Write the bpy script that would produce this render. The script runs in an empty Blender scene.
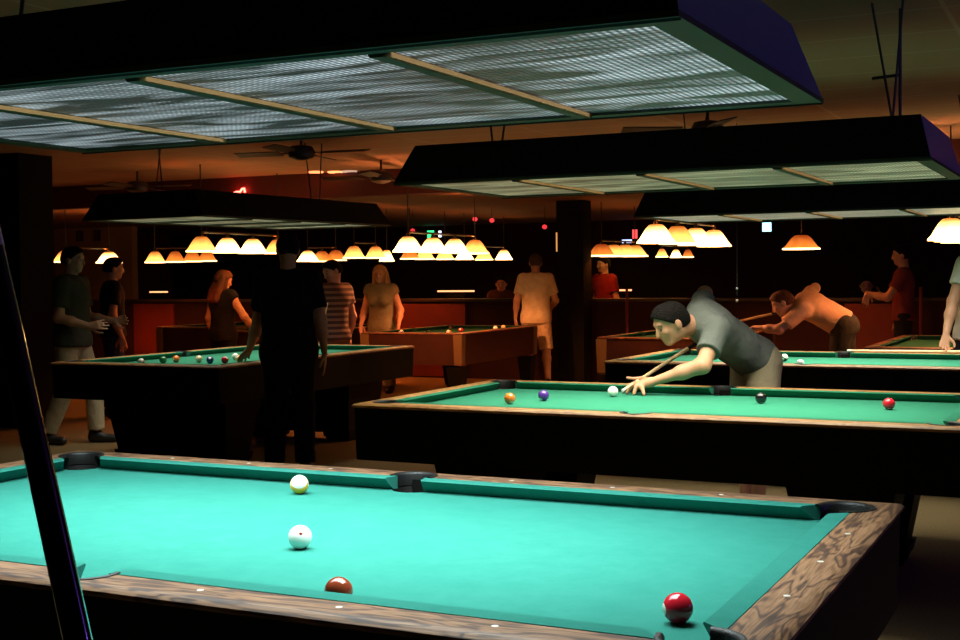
import bpy, bmesh, math, random
import numpy as np
from mathutils import Vector, Matrix
random.seed(4)
SC = bpy.context.scene
COL = SC.collection
V = Vector
CZ = 0.76                      # cloth height
# ------------------------------------------------------------------ materials
def _nt(name):
    m = bpy.data.materials.new(name); m.use_nodes = True
    nt = m.node_tree; return m, nt, nt.nodes['Principled BSDF']
def mat(name, col, rough=.6, metal=0., spec=.5, noise=None, bump=0., bscale=40., coat=0., sheen=0.):
    m, nt, b = _nt(name)
    b.inputs['Base Color'].default_value = (*col, 1)
    b.inputs['Roughness'].default_value = rough
    b.inputs['Metallic'].default_value = metal
    b.inputs['Specular IOR Level'].default_value = spec
    b.inputs['Coat Weight'].default_value = coat
    b.inputs['Sheen Weight'].default_value = sheen
    tc = nt.nodes.new('ShaderNodeTexCoord')
    if noise:
        n = nt.nodes.new('ShaderNodeTexNoise'); n.inputs['Scale'].default_value = noise[0]; n.inputs['Detail'].default_value = 4
        r = nt.nodes.new('ShaderNodeValToRGB')
        c2 = noise[1]
        r.color_ramp.elements[0].position = .35; r.color_ramp.elements[1].position = .65
        r.color_ramp.elements[0].color = (*col, 1); r.color_ramp.elements[1].color = (*c2, 1)
        nt.links.new(tc.outputs['Object'], n.inputs['Vector']); nt.links.new(n.outputs['Fac'], r.inputs['Fac'])
        nt.links.new(r.outputs['Color'], b.inputs['Base Color'])
    if bump:
        n2 = nt.nodes.new('ShaderNodeTexNoise'); n2.inputs['Scale'].default_value = bscale; n2.inputs['Detail'].default_value = 3
        bp = nt.nodes.new('ShaderNodeBump'); bp.inputs['Strength'].default_value = bump; bp.inputs['Distance'].default_value = .02
        nt.links.new(tc.outputs['Object'], n2.inputs['Vector']); nt.links.new(n2.outputs['Fac'], bp.inputs['Height'])
        nt.links.new(bp.outputs['Normal'], b.inputs['Normal'])
    return m
def emis(name, col, s, noise=None):
    m, nt, b = _nt(name)
    b.inputs['Base Color'].default_value = (*[c*.3 for c in col], 1)
    b.inputs['Emission Color'].default_value = (*col, 1)
    b.inputs['Emission Strength'].default_value = s
    b.inputs['Roughness'].default_value = .5
    return m
def oak(name, c1, c2, c3, axis):
    """open-grained oak: long figured bands running along the rail"""
    m, nt, b = _nt(name)
    N = nt.nodes.new; Lk = nt.links.new
    tc = N('ShaderNodeTexCoord'); mp = N('ShaderNodeMapping')
    mp.inputs['Scale'].default_value = (2.4, 15, 15) if axis == 'x' else (15, 2.4, 15)
    Lk(tc.outputs['Object'], mp.inputs['Vector'])
    n1 = N('ShaderNodeTexNoise'); n1.inputs['Scale'].default_value = 1.6; n1.inputs['Detail'].default_value = 2; n1.inputs['Distortion'].default_value = .6
    Lk(mp.outputs['Vector'], n1.inputs['Vector'])
    mu = N('ShaderNodeMath'); mu.operation = 'MULTIPLY'; mu.inputs[1].default_value = 34; Lk(n1.outputs['Fac'], mu.inputs[0])
    si = N('ShaderNodeMath'); si.operation = 'SINE'; Lk(mu.outputs[0], si.inputs[0])
    r = N('ShaderNodeValToRGB'); e = r.color_ramp.elements
    e[0].position = .02; e[0].color = (*c2, 1); e[1].position = .45; e[1].color = (*c1, 1)
    x = r.color_ramp.elements.new(.95); x.color = (*c3, 1)
    ma = N('ShaderNodeMapRange'); ma.inputs[1].default_value = -1; ma.inputs[2].default_value = 1; Lk(si.outputs[0], ma.inputs[0]); Lk(ma.outputs[0], r.inputs['Fac'])
    mp2 = N('ShaderNodeMapping'); mp2.inputs['Scale'].default_value = (12, 240, 240) if axis == 'x' else (240, 12, 240)
    Lk(tc.outputs['Object'], mp2.inputs['Vector'])
    n2 = N('ShaderNodeTexNoise'); n2.inputs['Scale'].default_value = 1.0; n2.inputs['Detail'].default_value = 3; Lk(mp2.outputs['Vector'], n2.inputs['Vector'])
    mx = N('ShaderNodeMix'); mx.data_type = 'RGBA'; mx.blend_type = 'MULTIPLY'; mx.inputs[0].default_value = .75
    r2 = N('ShaderNodeValToRGB'); r2.color_ramp.elements[0].position = .35; r2.color_ramp.elements[0].color = (.55, .53, .52, 1); r2.color_ramp.elements[1].position = .6; r2.color_ramp.elements[1].color = (1.2, 1.2, 1.2, 1)
    Lk(n2.outputs['Fac'], r2.inputs['Fac']); Lk(r.outputs['Color'], mx.inputs[6]); Lk(r2.outputs['Color'], mx.inputs[7])
    Lk(mx.outputs[2], b.inputs['Base Color'])
    b.inputs['Roughness'].default_value = .48; b.inputs['Specular IOR Level'].default_value = .3
    bp = N('ShaderNodeBump'); bp.inputs['Strength'].default_value = .25; bp.inputs['Distance'].default_value = .002
    Lk(n2.outputs['Fac'], bp.inputs['Height']); Lk(bp.outputs['Normal'], b.inputs['Normal'])
    return m
def felt(name, col):
    m, nt, b = _nt(name)
    N = nt.nodes.new; Lk = nt.links.new
    tc = N('ShaderNodeTexCoord')
    n = N('ShaderNodeTexNoise'); n.inputs['Scale'].default_value = 14; n.inputs['Detail'].default_value = 6; n.inputs['Roughness'].default_value = .7
    Lk(tc.outputs['Object'], n.inputs['Vector'])
    n3 = N('ShaderNodeTexNoise'); n3.inputs['Scale'].default_value = 300; n3.inputs['Detail'].default_value = 2; Lk(tc.outputs['Object'], n3.inputs['Vector'])
    ad = N('ShaderNodeMath'); ad.operation = 'MULTIPLY_ADD'; ad.inputs[1].default_value = .5; Lk(n3.outputs['Fac'], ad.inputs[0]); Lk(n.outputs['Fac'], ad.inputs[2])
    r = N('ShaderNodeValToRGB'); e = r.color_ramp.elements
    e[0].position = .55; e[0].color = (*[c*.95 for c in col], 1); e[1].position = .95; e[1].color = (*[min(1, c*1.05+.006) for c in col], 1)
    Lk(ad.outputs[0], r.inputs['Fac']); Lk(r.outputs['Color'], b.inputs['Base Color'])
    b.inputs['Roughness'].default_value = .95; b.inputs['Specular IOR Level'].default_value = .04
    b.inputs['Sheen Weight'].default_value = .0
    return m
def lens_mat(name, col, s, lo=.25):
    """prismatic lamp lens: lit cells of a fine square grid with dark ribs, brighter along the tubes"""
    m, nt, b = _nt(name)
    N = nt.nodes.new; Lk = nt.links.new
    tc = N('ShaderNodeTexCoord'); sp = N('ShaderNodeSeparateXYZ'); Lk(tc.outputs['Object'], sp.inputs[0])
    def wave(out, freq, amp, off):
        a = N('ShaderNodeMath'); a.operation = 'MULTIPLY'; a.inputs[1].default_value = freq*2*math.pi; Lk(out, a.inputs[0])
        s_ = N('ShaderNodeMath'); s_.operation = 'SINE'; Lk(a.outputs[0], s_.inputs[0])
        c_ = N('ShaderNodeMath'); c_.operation = 'MULTIPLY_ADD'; c_.inputs[1].default_value = amp; c_.inputs[2].default_value = off; Lk(s_.outputs[0], c_.inputs[0])
        return c_.outputs[0]
    wx = wave(sp.outputs['X'], 62, .45, .55); wy = wave(sp.outputs['Y'], 46, .32, .68)
    mp = N('ShaderNodeMapping'); mp.inputs['Scale'].default_value = (1.1, 6, 1); Lk(tc.outputs['Object'], mp.inputs[0])
    n = N('ShaderNodeTexNoise'); n.inputs['Scale'].default_value = 1.5; n.inputs['Detail'].default_value = 3.5; n.inputs['Distortion'].default_value = 1.2; Lk(mp.outputs[0], n.inputs['Vector'])
    mr = N('ShaderNodeMapRange'); mr.inputs[1].default_value = .42; mr.inputs[2].default_value = .66; mr.inputs[3].default_value = lo; mr.inputs[4].default_value = 1.15; Lk(n.outputs['Fac'], mr.inputs[0])
    def mul(a, c):
        q = N('ShaderNodeMath'); q.operation = 'MULTIPLY'; Lk(a, q.inputs[0])
        if isinstance(c, (int, float)): q.inputs[1].default_value = c
        else: Lk(c, q.inputs[1])
        return q.outputs[0]
    o = mul(mul(mul(wx, wy), mr.outputs[0]), s)
    b.inputs['Base Color'].default_value = (.05, .05, .05, 1); b.inputs['Roughness'].default_value = .3
    b.inputs['Emission Color'].default_value = (*col, 1); Lk(o, b.inputs['Emission Strength'])
    bp = N('ShaderNodeBump'); bp.inputs['Strength'].default_value = .6; bp.inputs['Distance'].default_value = .004
    Lk(mul(wx, wy), bp.inputs['Height']); Lk(bp.outputs['Normal'], b.inputs['Normal'])
    return m
def shade_mat(name, c_top, c_low, s_top, s_low):
    """glowing fabric/glass shade, hotter near the rim where the bulb sits"""
    m, nt, b = _nt(name)
    N = nt.nodes.new; Lk = nt.links.new
    tc = N('ShaderNodeTexCoord'); sp = N('ShaderNodeSeparateXYZ'); Lk(tc.outputs['Generated'], sp.inputs[0])
    r = N('ShaderNodeValToRGB'); e = r.color_ramp.elements
    e[0].position = .1; e[0].color = (*[c*s_low for c in c_low], 1); e[1].position = .95; e[1].color = (*[c*s_top for c in c_top], 1)
    Lk(sp.outputs['Z'], r.inputs['Fac'])
    n = N('ShaderNodeTexNoise'); n.inputs['Scale'].default_value = 9; Lk(tc.outputs['Object'], n.inputs['Vector'])
    mx = N('ShaderNodeMapRange'); mx.inputs[1].default_value = .3; mx.inputs[2].default_value = .7; mx.inputs[3].default_value = .75; mx.inputs[4].default_value = 1.2; Lk(n.outputs['Fac'], mx.inputs[0])
    Lk(r.outputs['Color'], b.inputs['Emission Color']); Lk(mx.outputs[0], b.inputs['Emission Strength'])
    b.inputs['Base Color'].default_value = (.5, .3, .12, 1)
    return m
M = {}
M['felt_a'] = felt('teal_felt', (.026, .185, .145))
M['felt_b'] = felt('green_felt', (.026, .175, .105))
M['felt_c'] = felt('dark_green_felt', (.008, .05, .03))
for k in 'xy':
    M['oak_'+k] = oak('oak_'+k, (.245, .122, .060), (.085, .046, .032), (.29, .155, .080), k)
    M['mah_'+k] = oak('warm_oak_'+k, (.46, .225, .070), (.34, .155, .05), (.52, .27, .095), k)
    M['red_'+k] = oak('dark_mahogany_'+k, (.13, .045, .022), (.06, .022, .012), (.16, .06, .03), k)
M['black'] = mat('black_laminate', (.0045, .004, .0035), .6, spec=.12)
M['darkwood'] = mat('dark_wood_panel', (.030, .016, .010), .5, noise=(6, (.02, .010, .007)))
M['leather'] = mat('black_pocket_leather', (.012, .012, .011), .45, bump=.2, bscale=200)
M['chrome'] = mat('dull_chrome', (.5, .5, .5), .25, 1.)
M['sight'] = mat('pearl_sight', (.85, .83, .75), .25)
M['bar_glint'] = mat('bar_highlight', (.26, .14, .05), .5, .4)
M['frame'] = mat('hood_flange_green', (.026, .034, .016), .5)
M['hood'] = mat('hood_black_vinyl', (.008, .008, .007), .7, spec=.12, bump=.2, bscale=60)
M['hood_end'] = mat('hood_end_purple', (.045, .022, .46), .35)
M['lens1'] = lens_mat('lens_cool', (.74, .92, 1.0), .85, .06)
M['lens2'] = lens_mat('lens_warm', (.80, .90, .50), .8, .25)
M['lens3'] = lens_mat('lens_pale', (.85, .90, .62), .9, .6)
M['carpet'] = mat('brown_carpet', (.24, .165, .075), .95, spec=.1, noise=(90, (.17, .12, .055)), bump=.3, bscale=300)
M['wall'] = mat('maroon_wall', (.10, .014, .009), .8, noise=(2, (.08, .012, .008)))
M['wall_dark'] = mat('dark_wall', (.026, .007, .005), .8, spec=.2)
M['redpanel'] = mat('red_half_wall', (.17, .016, .009), .6, noise=(3, (.13, .012, .007)))
M['pillar'] = mat('dark_pillar_paint', (.008, .007, .006), .8, spec=.1)
M['cue_light'] = mat('maple_cue', (.80, .58, .32), .3, coat=.4)
M['cue_dark'] = mat('dark_cue_butt', (.010, .006, .007), .2, coat=.6)
M['fan'] = mat('dark_fan', (.035, .02, .014), .5)
M['wire'] = mat('hanging_wire', (.04, .035, .03), .5)
M['shade_hot'] = shade_mat('shade_white_hot', (1, .36, .06), (1, .66, .24), 1.3, 8.)
M['shade_mid'] = shade_mat('shade_yellow', (1, .24, .03), (1, .47, .09), .7, 3.0)
M['shade_dim'] = shade_mat('shade_orange', (1, .12, .015), (1, .25, .03), .35, 1.2)
M['rim'] = emis('shade_rim_glow', (1, .62, .22), 5.)
# ------------------------------------------------------------------ object helpers
def link(name, me, m=None, parent=None, loc=None):
    o = bpy.data.objects.new(name, me); COL.objects.link(o)
    if m is not None:
        if len(me.materials) == 0: me.materials.append(m)
        elif me.materials[0] != m:
            o.material_slots[0].link = 'OBJECT'; o.material_slots[0].material = m
    if parent is not None: o.parent = parent
    if loc is not None: o.location = loc
    return o
def tag(o, label, cat, group=None, kind=None):
    if label: o['label'] = label
    if cat: o['category'] = cat
    if group: o['group'] = group
    if kind: o['kind'] = kind
    return o
def thing(name, label, cat, loc=(0, 0, 0), rz=0, group=None):
    o = bpy.data.objects.new(name, None); COL.objects.link(o)
    o.location = loc; o.rotation_euler = (0, 0, rz); o.empty_display_size = .1
    return tag(o, label, cat, group)
def bmesh_to(name, bm, smooth=False, ang=None):
    me = bpy.data.meshes.new(name); bmesh.ops.recalc_face_normals(bm, faces=bm.faces[:]); bm.to_mesh(me); bm.free()
    if smooth:
        me.polygons.foreach_set('use_smooth', [True]*len(me.polygons))
        if ang: me.set_sharp_from_angle(angle=math.radians(ang))
    return me
def a_box(bm, lo, hi, top=None):
    """box from lo to hi; top=(dx,dy) shrinks (or grows) the top on every side"""
    dx, dy = top or (0, 0)
    vs = []
    for z, ex, ey in ((lo[2], 0, 0), (hi[2], dx, dy)):
        for x, y in ((lo[0]+ex, lo[1]+ey), (hi[0]-ex, lo[1]+ey), (hi[0]-ex, hi[1]-ey), (lo[0]+ex, hi[1]-ey)):
            vs.append(bm.verts.new((x, y, z)))
    for f in ((3, 2, 1, 0), (4, 5, 6, 7), (0, 1, 5, 4), (1, 2, 6, 5), (2, 3, 7, 6), (3, 0, 4, 7)):
        bm.faces.new([vs[i] for i in f])
def box(name, lo, hi, m, parent=None, bev=0, top=None):
    bm = bmesh.new(); a_box(bm, lo, hi, top)
    if bev: bmesh.ops.bevel(bm, geom=bm.edges[:], offset=bev, segments=2, affect='EDGES')
    return link(name, bmesh_to(name, bm), m, parent)
def a_tube(bm, pts, rs, n=12, caps=True):
    pts = [V(p) for p in pts]
    if not hasattr(rs, '__len__'): rs = [rs]*len(pts)
    rings = []
    prev = None
    for i, p in enumerate(pts):
        d = (pts[min(i+1, len(pts)-1)] - pts[max(i-1, 0)]).normalized()
        u = (prev - d*prev.dot(d)).normalized() if prev else d.orthogonal().normalized()
        prev = u; w = d.cross(u)
        rings.append([bm.verts.new(p + (u*math.cos(2*math.pi*k/n) + w*math.sin(2*math.pi*k/n))*rs[i]) for k in range(n)])
    for a, b in zip(rings, rings[1:]):
        for k in range(n): bm.faces.new((a[k], a[(k+1) % n], b[(k+1) % n], b[k]))
    if caps: bm.faces.new(rings[0][::-1]); bm.faces.new(rings[-1])
def tube(name, pts, rs, m, parent=None, n=12):
    bm = bmesh.new(); a_tube(bm, pts, rs, n)
    return link(name, bmesh_to(name, bm, True, 40), m, parent)
def lathe_me(name, prof, n=24, solid=0):
    bm = bmesh.new(); rings = []
    for r, z in prof:
        rings.append([bm.verts.new((r*math.cos(2*math.pi*k/n), r*math.sin(2*math.pi*k/n), z)) for k in range(n)])
    for a, b in zip(rings, rings[1:]):
        for k in range(n): bm.faces.new((a[k], a[(k+1) % n], b[(k+1) % n], b[k]))
    if solid: bm.faces.new(rings[0][::-1]); bm.faces.new(rings[-1])
    return bmesh_to(name, bm, True, 50)
def prism(bm, pts, z0, z1):
    a = [bm.verts.new((x, y, z0)) for x, y in pts]; b = [bm.verts.new((x, y, z1)) for x, y in pts]
    n = len(pts)
    bm.faces.new(a[::-1]); bm.faces.new(b)
    for i in range(n): bm.faces.new((a[i], a[(i+1) % n], b[(i+1) % n], b[i]))
# ------------------------------------------------------------------ pool table (9 ft)
L, W = 1.27, .635
PK = [(sx*(L+.028), sy*(W+.028), .066) for sx in (-1, 1) for sy in (-1, 1)] + [(0, sy*(W+.066), .064) for sy in (-1, 1)]
def cut_pockets(me, z0, z1, grow=0):
    o = bpy.data.objects.new('tmp', me); COL.objects.link(o)
    bm = bmesh.new()
    for x, y, r in PK:
        prism(bm, [(x+(r+grow)*math.cos(t*math.pi/12), y+(r+grow)*math.sin(t*math.pi/12)) for t in range(24)], z0, z1)
    cme = bmesh_to('cut', bm); c = bpy.data.objects.new('cut', cme); COL.objects.link(c)
    md = o.modifiers.new('b', 'BOOLEAN'); md.operation = 'DIFFERENCE'; md.object = c; md.solver = 'EXACT'
    dg = bpy.context.evaluated_depsgraph_get(); dg.update()
    res = bpy.data.meshes.new_from_object(o.evaluated_get(dg)); res.name = me.name
    bpy.data.objects.remove(o); bpy.data.objects.remove(c); bpy.data.meshes.remove(cme)
    res.materials.clear()
    return res
def rail_me(side):
    prof = [(.05, .038), (.06, .0405), (.130, .041), (.148, .0385), (.157, .032), (.158, .025), (.152, .020), (.05, .020)]
    bm = bmesh.new(); A, B = [], []
    for o_, z in prof:
        if side in 'SN':
            s = -1 if side == 'S' else 1
            A.append(bm.verts.new((-(L+o_), s*(W+o_), CZ+z))); B.append(bm.verts.new((L+o_, s*(W+o_), CZ+z)))
        else:
            s = -1 if side == 'W' else 1
            A.append(bm.verts.new((s*(L+o_), -(W+o_), CZ+z))); B.append(bm.verts.new((s*(L+o_), W+o_, CZ+z)))
    n = len(prof)
    for i in range(n): bm.faces.new((A[i], A[(i+1) % n], B[(i+1) % n], B[i]))
    bm.faces.new(A); bm.faces.new(B[::-1])
    me = cut_pockets(bmesh_to('rail_'+side, bm), .5, .9)
    me.polygons.foreach_set('use_smooth', [True]*len(me.polygons)); me.set_sharp_from_angle(angle=math.radians(30))
    return me
def cushion_me(u0, u1, e0, e1, ln=None):
    """cushion along +u with nose at v=0 and back at v=.05; e0/e1: extra length of the back edge at either end"""
    bm = bmesh.new(); A, B = [], []
    for v, z in ((0, .0375), (.004, .041), (.051, .040), (.051, .001), (.034, .001), (.002, .035)):
        f = v/.05
        A.append(bm.verts.new((u0-e0*f, v, CZ+z))); B.append(bm.verts.new((u1+e1*f, v, CZ+z)))
    n = len(A)
    for i in range(n): bm.faces.new((A[i], B[i], B[(i+1) % n], A[(i+1) % n]))
    bm.faces.new(A[::-1]); bm.faces.new(B)
    return bmesh_to('cushion', bm)
TM = {s: rail_me(s) for s in 'SNWE'}
def bed_me():
    bm = bmesh.new(); a_box(bm, (-L-.06, -W-.06, CZ-.03), (L+.06, W+.06, CZ))
    return cut_pockets(bmesh_to('bed_cloth', bm), .5, .9, .004)
TM['bed'] = bed_me()
cu, sd = .082, .062
TM['cl'] = cushion_me(-(L-cu), -sd, .044, .014)
TM['cr'] = cushion_me(sd, L-cu, .014, .044)
TM['ce'] = cushion_me(-(W-cu), W-cu, .044, .044)
def pocket_me(r, half=False):
    bm = bmesh.new(); n = 24
    prof = [(r-.001, CZ+.002), (r-.004, CZ+.036), (r-.001, CZ+.0425), (r+.006, CZ+.0445), (r+.011, CZ+.043), (r+.0115, CZ+.036)]
    # leather lip on the wood side only (the side that faces +x)
    h0, h1 = (-math.pi*(.76 if r > .065 else .60), math.pi*(.76 if r > .065 else .60))
    seg = 16; rings = []
    for rr, z in prof:
        rings.append([bm.verts.new((rr*math.cos(h0+(h1-h0)*k/seg), rr*math.sin(h0+(h1-h0)*k/seg), z)) for k in range(seg+1)])
    for a, b in zip(rings, rings[1:]):
        for k in range(seg): bm.faces.new((a[k], a[k+1], b[k+1], b[k]))
    # bucket under the hole
    rb = [(r-.0015, CZ-.001), (r-.006, CZ-.06), (r-.015, CZ-.11), (.004, CZ-.115)]
    rings = [[bm.verts.new((q*math.cos(2*math.pi*k/n), q*math.sin(2*math.pi*k/n), z)) for k in range(n)] for q, z in rb]
    for a, b in zip(rings, rings[1:]):
        for k in range(n): bm.faces.new((a[k], a[(k+1) % n], b[(k+1) % n], b[k]))
    return bmesh_to('pocket', bm, True, 50)
TM['pk'] = {round(r, 3): pocket_me(r) for r in (.066, .064)}
bm = bmesh.new(); prism(bm, [(.0068*math.cos(t*math.pi/6), .0068*math.sin(t*math.pi/6)) for t in range(12)], 0, .0008); TM['sight'] = bmesh_to('diamond_sight', bm)
def ring_me(name, o0, z0, o1, z1, th):
    """four-sided skirt: outer offset o0 at z0 (top) to o1 at z1 (bottom)"""
    bm = bmesh.new()
    def loop(o_, z): return [bm.verts.new((sx*(L+o_), sy*(W+o_), z)) for sx, sy in ((-1, -1), (1, -1), (1, 1), (-1, 1))]
    a, b, c, d = loop(o0, z0), loop(o1, z1), loop(o1-th, z1), loop(o0-th, z0)
    for p, q in ((a, b), (b, c), (c, d), (d, a)):
        for k in range(4): bm.faces.new((p[k], p[(k+1) % 4], q[(k+1) % 4], q[k]))
    return bmesh_to(name, bm)
TM['apron'] = ring_me('apron', .148, CZ+.020, .142, .525, .03)
TM['apron_b'] = ring_me('apron', .148, CZ+.020, .13, .44, .03)
bm = bmesh.new(); a_box(bm, (-L+.02, -W+.05, .54), (L-.02, W-.05, CZ-.032)); TM['cab'] = bmesh_to('cabinet', bm)
def leg_me(kind):
    bm = bmesh.new()
    if kind == 'block':
        for z0, z1, w0, w1, d0, d1 in ((0, .04, .13, .14, .11, .12), (.04, .10, .15, .165, .13, .14), (.10, .40, .145, .20, .12, .16), (.40, .56, .21, .24, .17, .19)):
            A = [bm.verts.new((x, y, z0)) for x, y in ((-w0, -d0), (w0, -d0), (w0, d0), (-w0, d0))]
            B = [bm.verts.new((x, y, z1)) for x, y in ((-w1, -d1), (w1, -d1), (w1, d1), (-w1, d1))]
            bm.faces.new(A[::-1]); bm.faces.new(B)
            for k in range(4): bm.faces.new((A[k], A[(k+1) % 4], B[(k+1) % 4], B[k]))
    else:
        for z0, z1, w0, w1 in ((0, .03, .05, .05), (.03, .42, .07, .12)):
            A = [bm.verts.new((x*w0, y*w0, z0)) for x, y in ((-1, -1), (1, -1), (1, 1), (-1, 1))]
            B = [bm.verts.new((x*w1, y*w1, z1)) for x, y in ((-1, -1), (1, -1), (1, 1), (-1, 1))]
            bm.faces.new(A[::-1]); bm.faces.new(B)
            for k in range(4): bm.faces.new((A[k], A[(k+1) % 4], B[(k+1) % 4], B[k]))
    return bmesh_to('leg', bm)
TM['leg'] = leg_me('block'); TM['leg_b'] = leg_me('corner')
bm = bmesh.new(); a_box(bm, (-.055, -.055, .44), (.055, .055, CZ+.018), (-.012, -.012)); TM['corner'] = bmesh_to('corner_cap', bm)
M['corner'] = mat('tarnished_brass_corner', (.20, .12, .05), .5, .3)
def pool_table(label, loc, rz, felt_m, wood, sights=True, style='A'):
    t = thing('pool_table', label, 'pool table', loc, rz, 'pool tables')
    if style == 'B': t.scale = (.8, .8, 1)      # the smaller coin tables at the back
    bed = link('bed_cloth', TM['bed'], felt_m, t)
    for s in 'SNWE':
        link('rail', TM[s], M[wood+('x' if s in 'SN' else 'y')], t)
    for me, x, y, a in (('cl', 0, W, 0), ('cr', 0, W, 0), ('cl', 0, -W, math.pi), ('cr', 0, -W, math.pi), ('ce', L, 0, -math.pi/2), ('ce', -L, 0, math.pi/2)):
        c = link('cushion', TM[me], felt_m, t, (x, y, 0)); c.rotation_euler.z = a
    for x, y, r in PK:
        p = link('pocket', TM['pk'][round(r, 3)], M['leather'], t, (x, y, 0)); p.rotation_euler.z = math.atan2(y, 0 if x == 0 else math.copysign(abs(y), x))
    if sights:
        o_ = .094
        for s in (-1, 1):
            for k in (-3, -2, -1, 1, 2, 3): link('diamond_sight', TM['sight'], M['sight'], t, (k*L/4, s*(W+o_), CZ+.0405))
            for k in (-1, 0, 1): link('diamond_sight', TM['sight'], M['sight'], t, (s*(L+o_), k*L/4, CZ+.0405))
    if style == 'A':
        link('apron', TM['apron'], M['black'], t); link('cabinet', TM['cab'], M['black'], t)
        for sx in (-1, 1):
            for sy in (-1, 1): link('leg', TM['leg'], M['black'], t, (sx*.86, sy*.40, 0))
            box('end_panel', (sx*.86-.06, -.30, .06), (sx*.86+.06, .30, .53), M['black'], t)
    else:
        link('apron', TM['apron_b'], M['sidepanel'], t); link('cabinet', TM['cab'], M['black'], t)
        for sx in (-1, 1):
            for sy in (-1, 1):
                link('leg', TM['leg_b'], M['black'], t, (sx*(L+.03), sy*(W+.03), 0))
                link('corner_cap', TM['corner'], M['corner'], t, (sx*(L+.100), sy*(W+.100), 0))
    return t
M['sidepanel'] = mat('red_brown_side', (.045, .012, .007), .45, noise=(5, (.035, .010, .006)))
# row of three tables that run across the picture, the rest end-on
pool_table('large wooden pool table in the foreground with bright teal cloth under the nearest hood light', (0, 0, 0), 0, M['felt_a'], 'oak_')
pool_table('pool table with green cloth where the man in the grey shirt bends for his shot', (.04, 3.378, 0), -.0067, M['felt_b'], 'mah_')
pool_table('pool table with a thin strip of green cloth behind the man in the grey shirt', (.08, 6.76, 0), -.0067, M['felt_b'], 'mah_')
pool_table('pool table with scattered colored balls beside the dark standing silhouette', (-4.50, 6.00, 0), math.pi/2, M['felt_b'], 'mah_', False)
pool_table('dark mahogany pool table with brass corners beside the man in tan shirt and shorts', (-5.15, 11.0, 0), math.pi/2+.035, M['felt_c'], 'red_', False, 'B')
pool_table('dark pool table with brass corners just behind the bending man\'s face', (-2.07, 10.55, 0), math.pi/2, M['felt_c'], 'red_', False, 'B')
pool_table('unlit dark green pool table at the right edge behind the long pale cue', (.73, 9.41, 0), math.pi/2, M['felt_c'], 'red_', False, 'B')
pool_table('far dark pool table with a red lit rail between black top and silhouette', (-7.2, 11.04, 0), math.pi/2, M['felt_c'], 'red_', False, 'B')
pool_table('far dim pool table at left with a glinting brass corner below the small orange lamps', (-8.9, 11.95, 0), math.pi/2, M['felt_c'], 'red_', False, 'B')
# ------------------------------------------------------------------ balls
R = .0286
def ball_mat(name, col, kind, num=None):
    """kind 'solid' | 'stripe' ; number spot as a white disc of local +Y/-Y"""
    m, nt, b = _nt(name); N = nt.nodes.new; Lk = nt.links.new
    tc = N('ShaderNodeTexCoord'); sp = N('ShaderNodeSeparateXYZ'); Lk(tc.outputs['Object'], sp.inputs[0])
    white = (.82, .79, .70)
    def cmp(out, th, op='GREATER_THAN'):
        q = N('ShaderNodeMath'); q.operation = op; q.inputs[1].default_value = th; Lk(out, q.inputs[0]); return q.outputs[0]
    ab = N('ShaderNodeMath'); ab.operation = 'ABSOLUTE'; Lk(sp.outputs['Y'], ab.inputs[0])
    spot = cmp(ab.outputs[0], R*.915)
    mx = N('ShaderNodeMix'); mx.data_type = 'RGBA'
    mx.inputs[6].default_value = (*col, 1); mx.inputs[7].default_value = (*white, 1); Lk(spot, mx.inputs[0]); last = mx.outputs[2]
    if kind == 'stripe':
        az = N('ShaderNodeMath'); az.operation = 'ABSOLUTE'; Lk(sp.outputs['Z'], az.inputs[0])
        m2 = N('ShaderNodeMix'); m2.data_type = 'RGBA'; Lk(cmp(az.outputs[0], R*.52), m2.inputs[0]); Lk(last, m2.inputs[6]); m2.inputs[7].default_value = (*white, 1); last = m2.outputs[2]
    if kind == 'cue':
        Lk_ = None
        m2 = N('ShaderNodeMix'); m2.data_type = 'RGBA'; m2.inputs[6].default_value = (*col, 1); m2.inputs[7].default_value = (.25, .03, .02, 1)
        Lk(cmp(ab.outputs[0], R*.984), m2.inputs[0]); last = m2.outputs[2]
    Lk(last, b.inputs['Base Color']); b.inputs['Roughness'].default_value = .08; b.inputs['Coat Weight'].default_value = .3
    return m
bm = bmesh.new(); bmesh.ops.create_uvsphere(bm, u_segments=32, v_segments=20, radius=R); BALL = bmesh_to('ball', bm, True)
BM = {}
def bmat(key):
    if key not in BM:
        cols = dict(yellow=(.95, .42, .015), blue=(.02, .04, .25), red=(.62, .015, .03), purple=(.10, .03, .30), orange=(.90, .20, .03), green=(.02, .16, .06), maroon=(.32, .055, .02), black=(.008, .008, .008), white=(.86, .84, .76), cream=(.8, .62, .38), pale=(.85, .76, .36))
        k, c = key.split('_'); BM[key] = ball_mat('ball_'+key, cols[c], k)
    return BM[key]
def ball(key, x, y, label, rot=(0, 0, 0), group='pool balls', z=CZ, aim=None):
    name = 'cue_ball' if key.startswith('cue') else 'pool_ball'
    o = link(name, BALL, bmat(key), None, (x, y, z+R)); o.rotation_euler = rot
    if aim: o.rotation_euler = V(aim[1]).to_track_quat(aim[0], 'X').to_euler()
    tag(o, label, 'ball', group); return o
g1 = 'balls on the nearest table'
ball('cue_white', .172, -.169, 'white cue ball with a small red dot in the middle of the nearest teal table', (0, 0, 0), g1, aim=('Y', (1.95, -2.45, 1.6)))
ball('stripe_yellow', -.274, .489, 'white and yellow striped ball near the far cushion of the nearest table', (0, 0, 0), g1, aim=('Z', (2.0, -3.2, 3.4)))
ball('solid_maroon', .543, -.585, 'reddish brown ball half hidden behind the near rail of the nearest table', (.9, .2, 0), g1)
ball('solid_red', 1.19, -.44, 'glossy red ball near the right end of the nearest teal table', (0, 0, 0), g1, aim=('Y', (-.95, -.62, -.05)))
g2 = 'balls on the second table'
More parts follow.
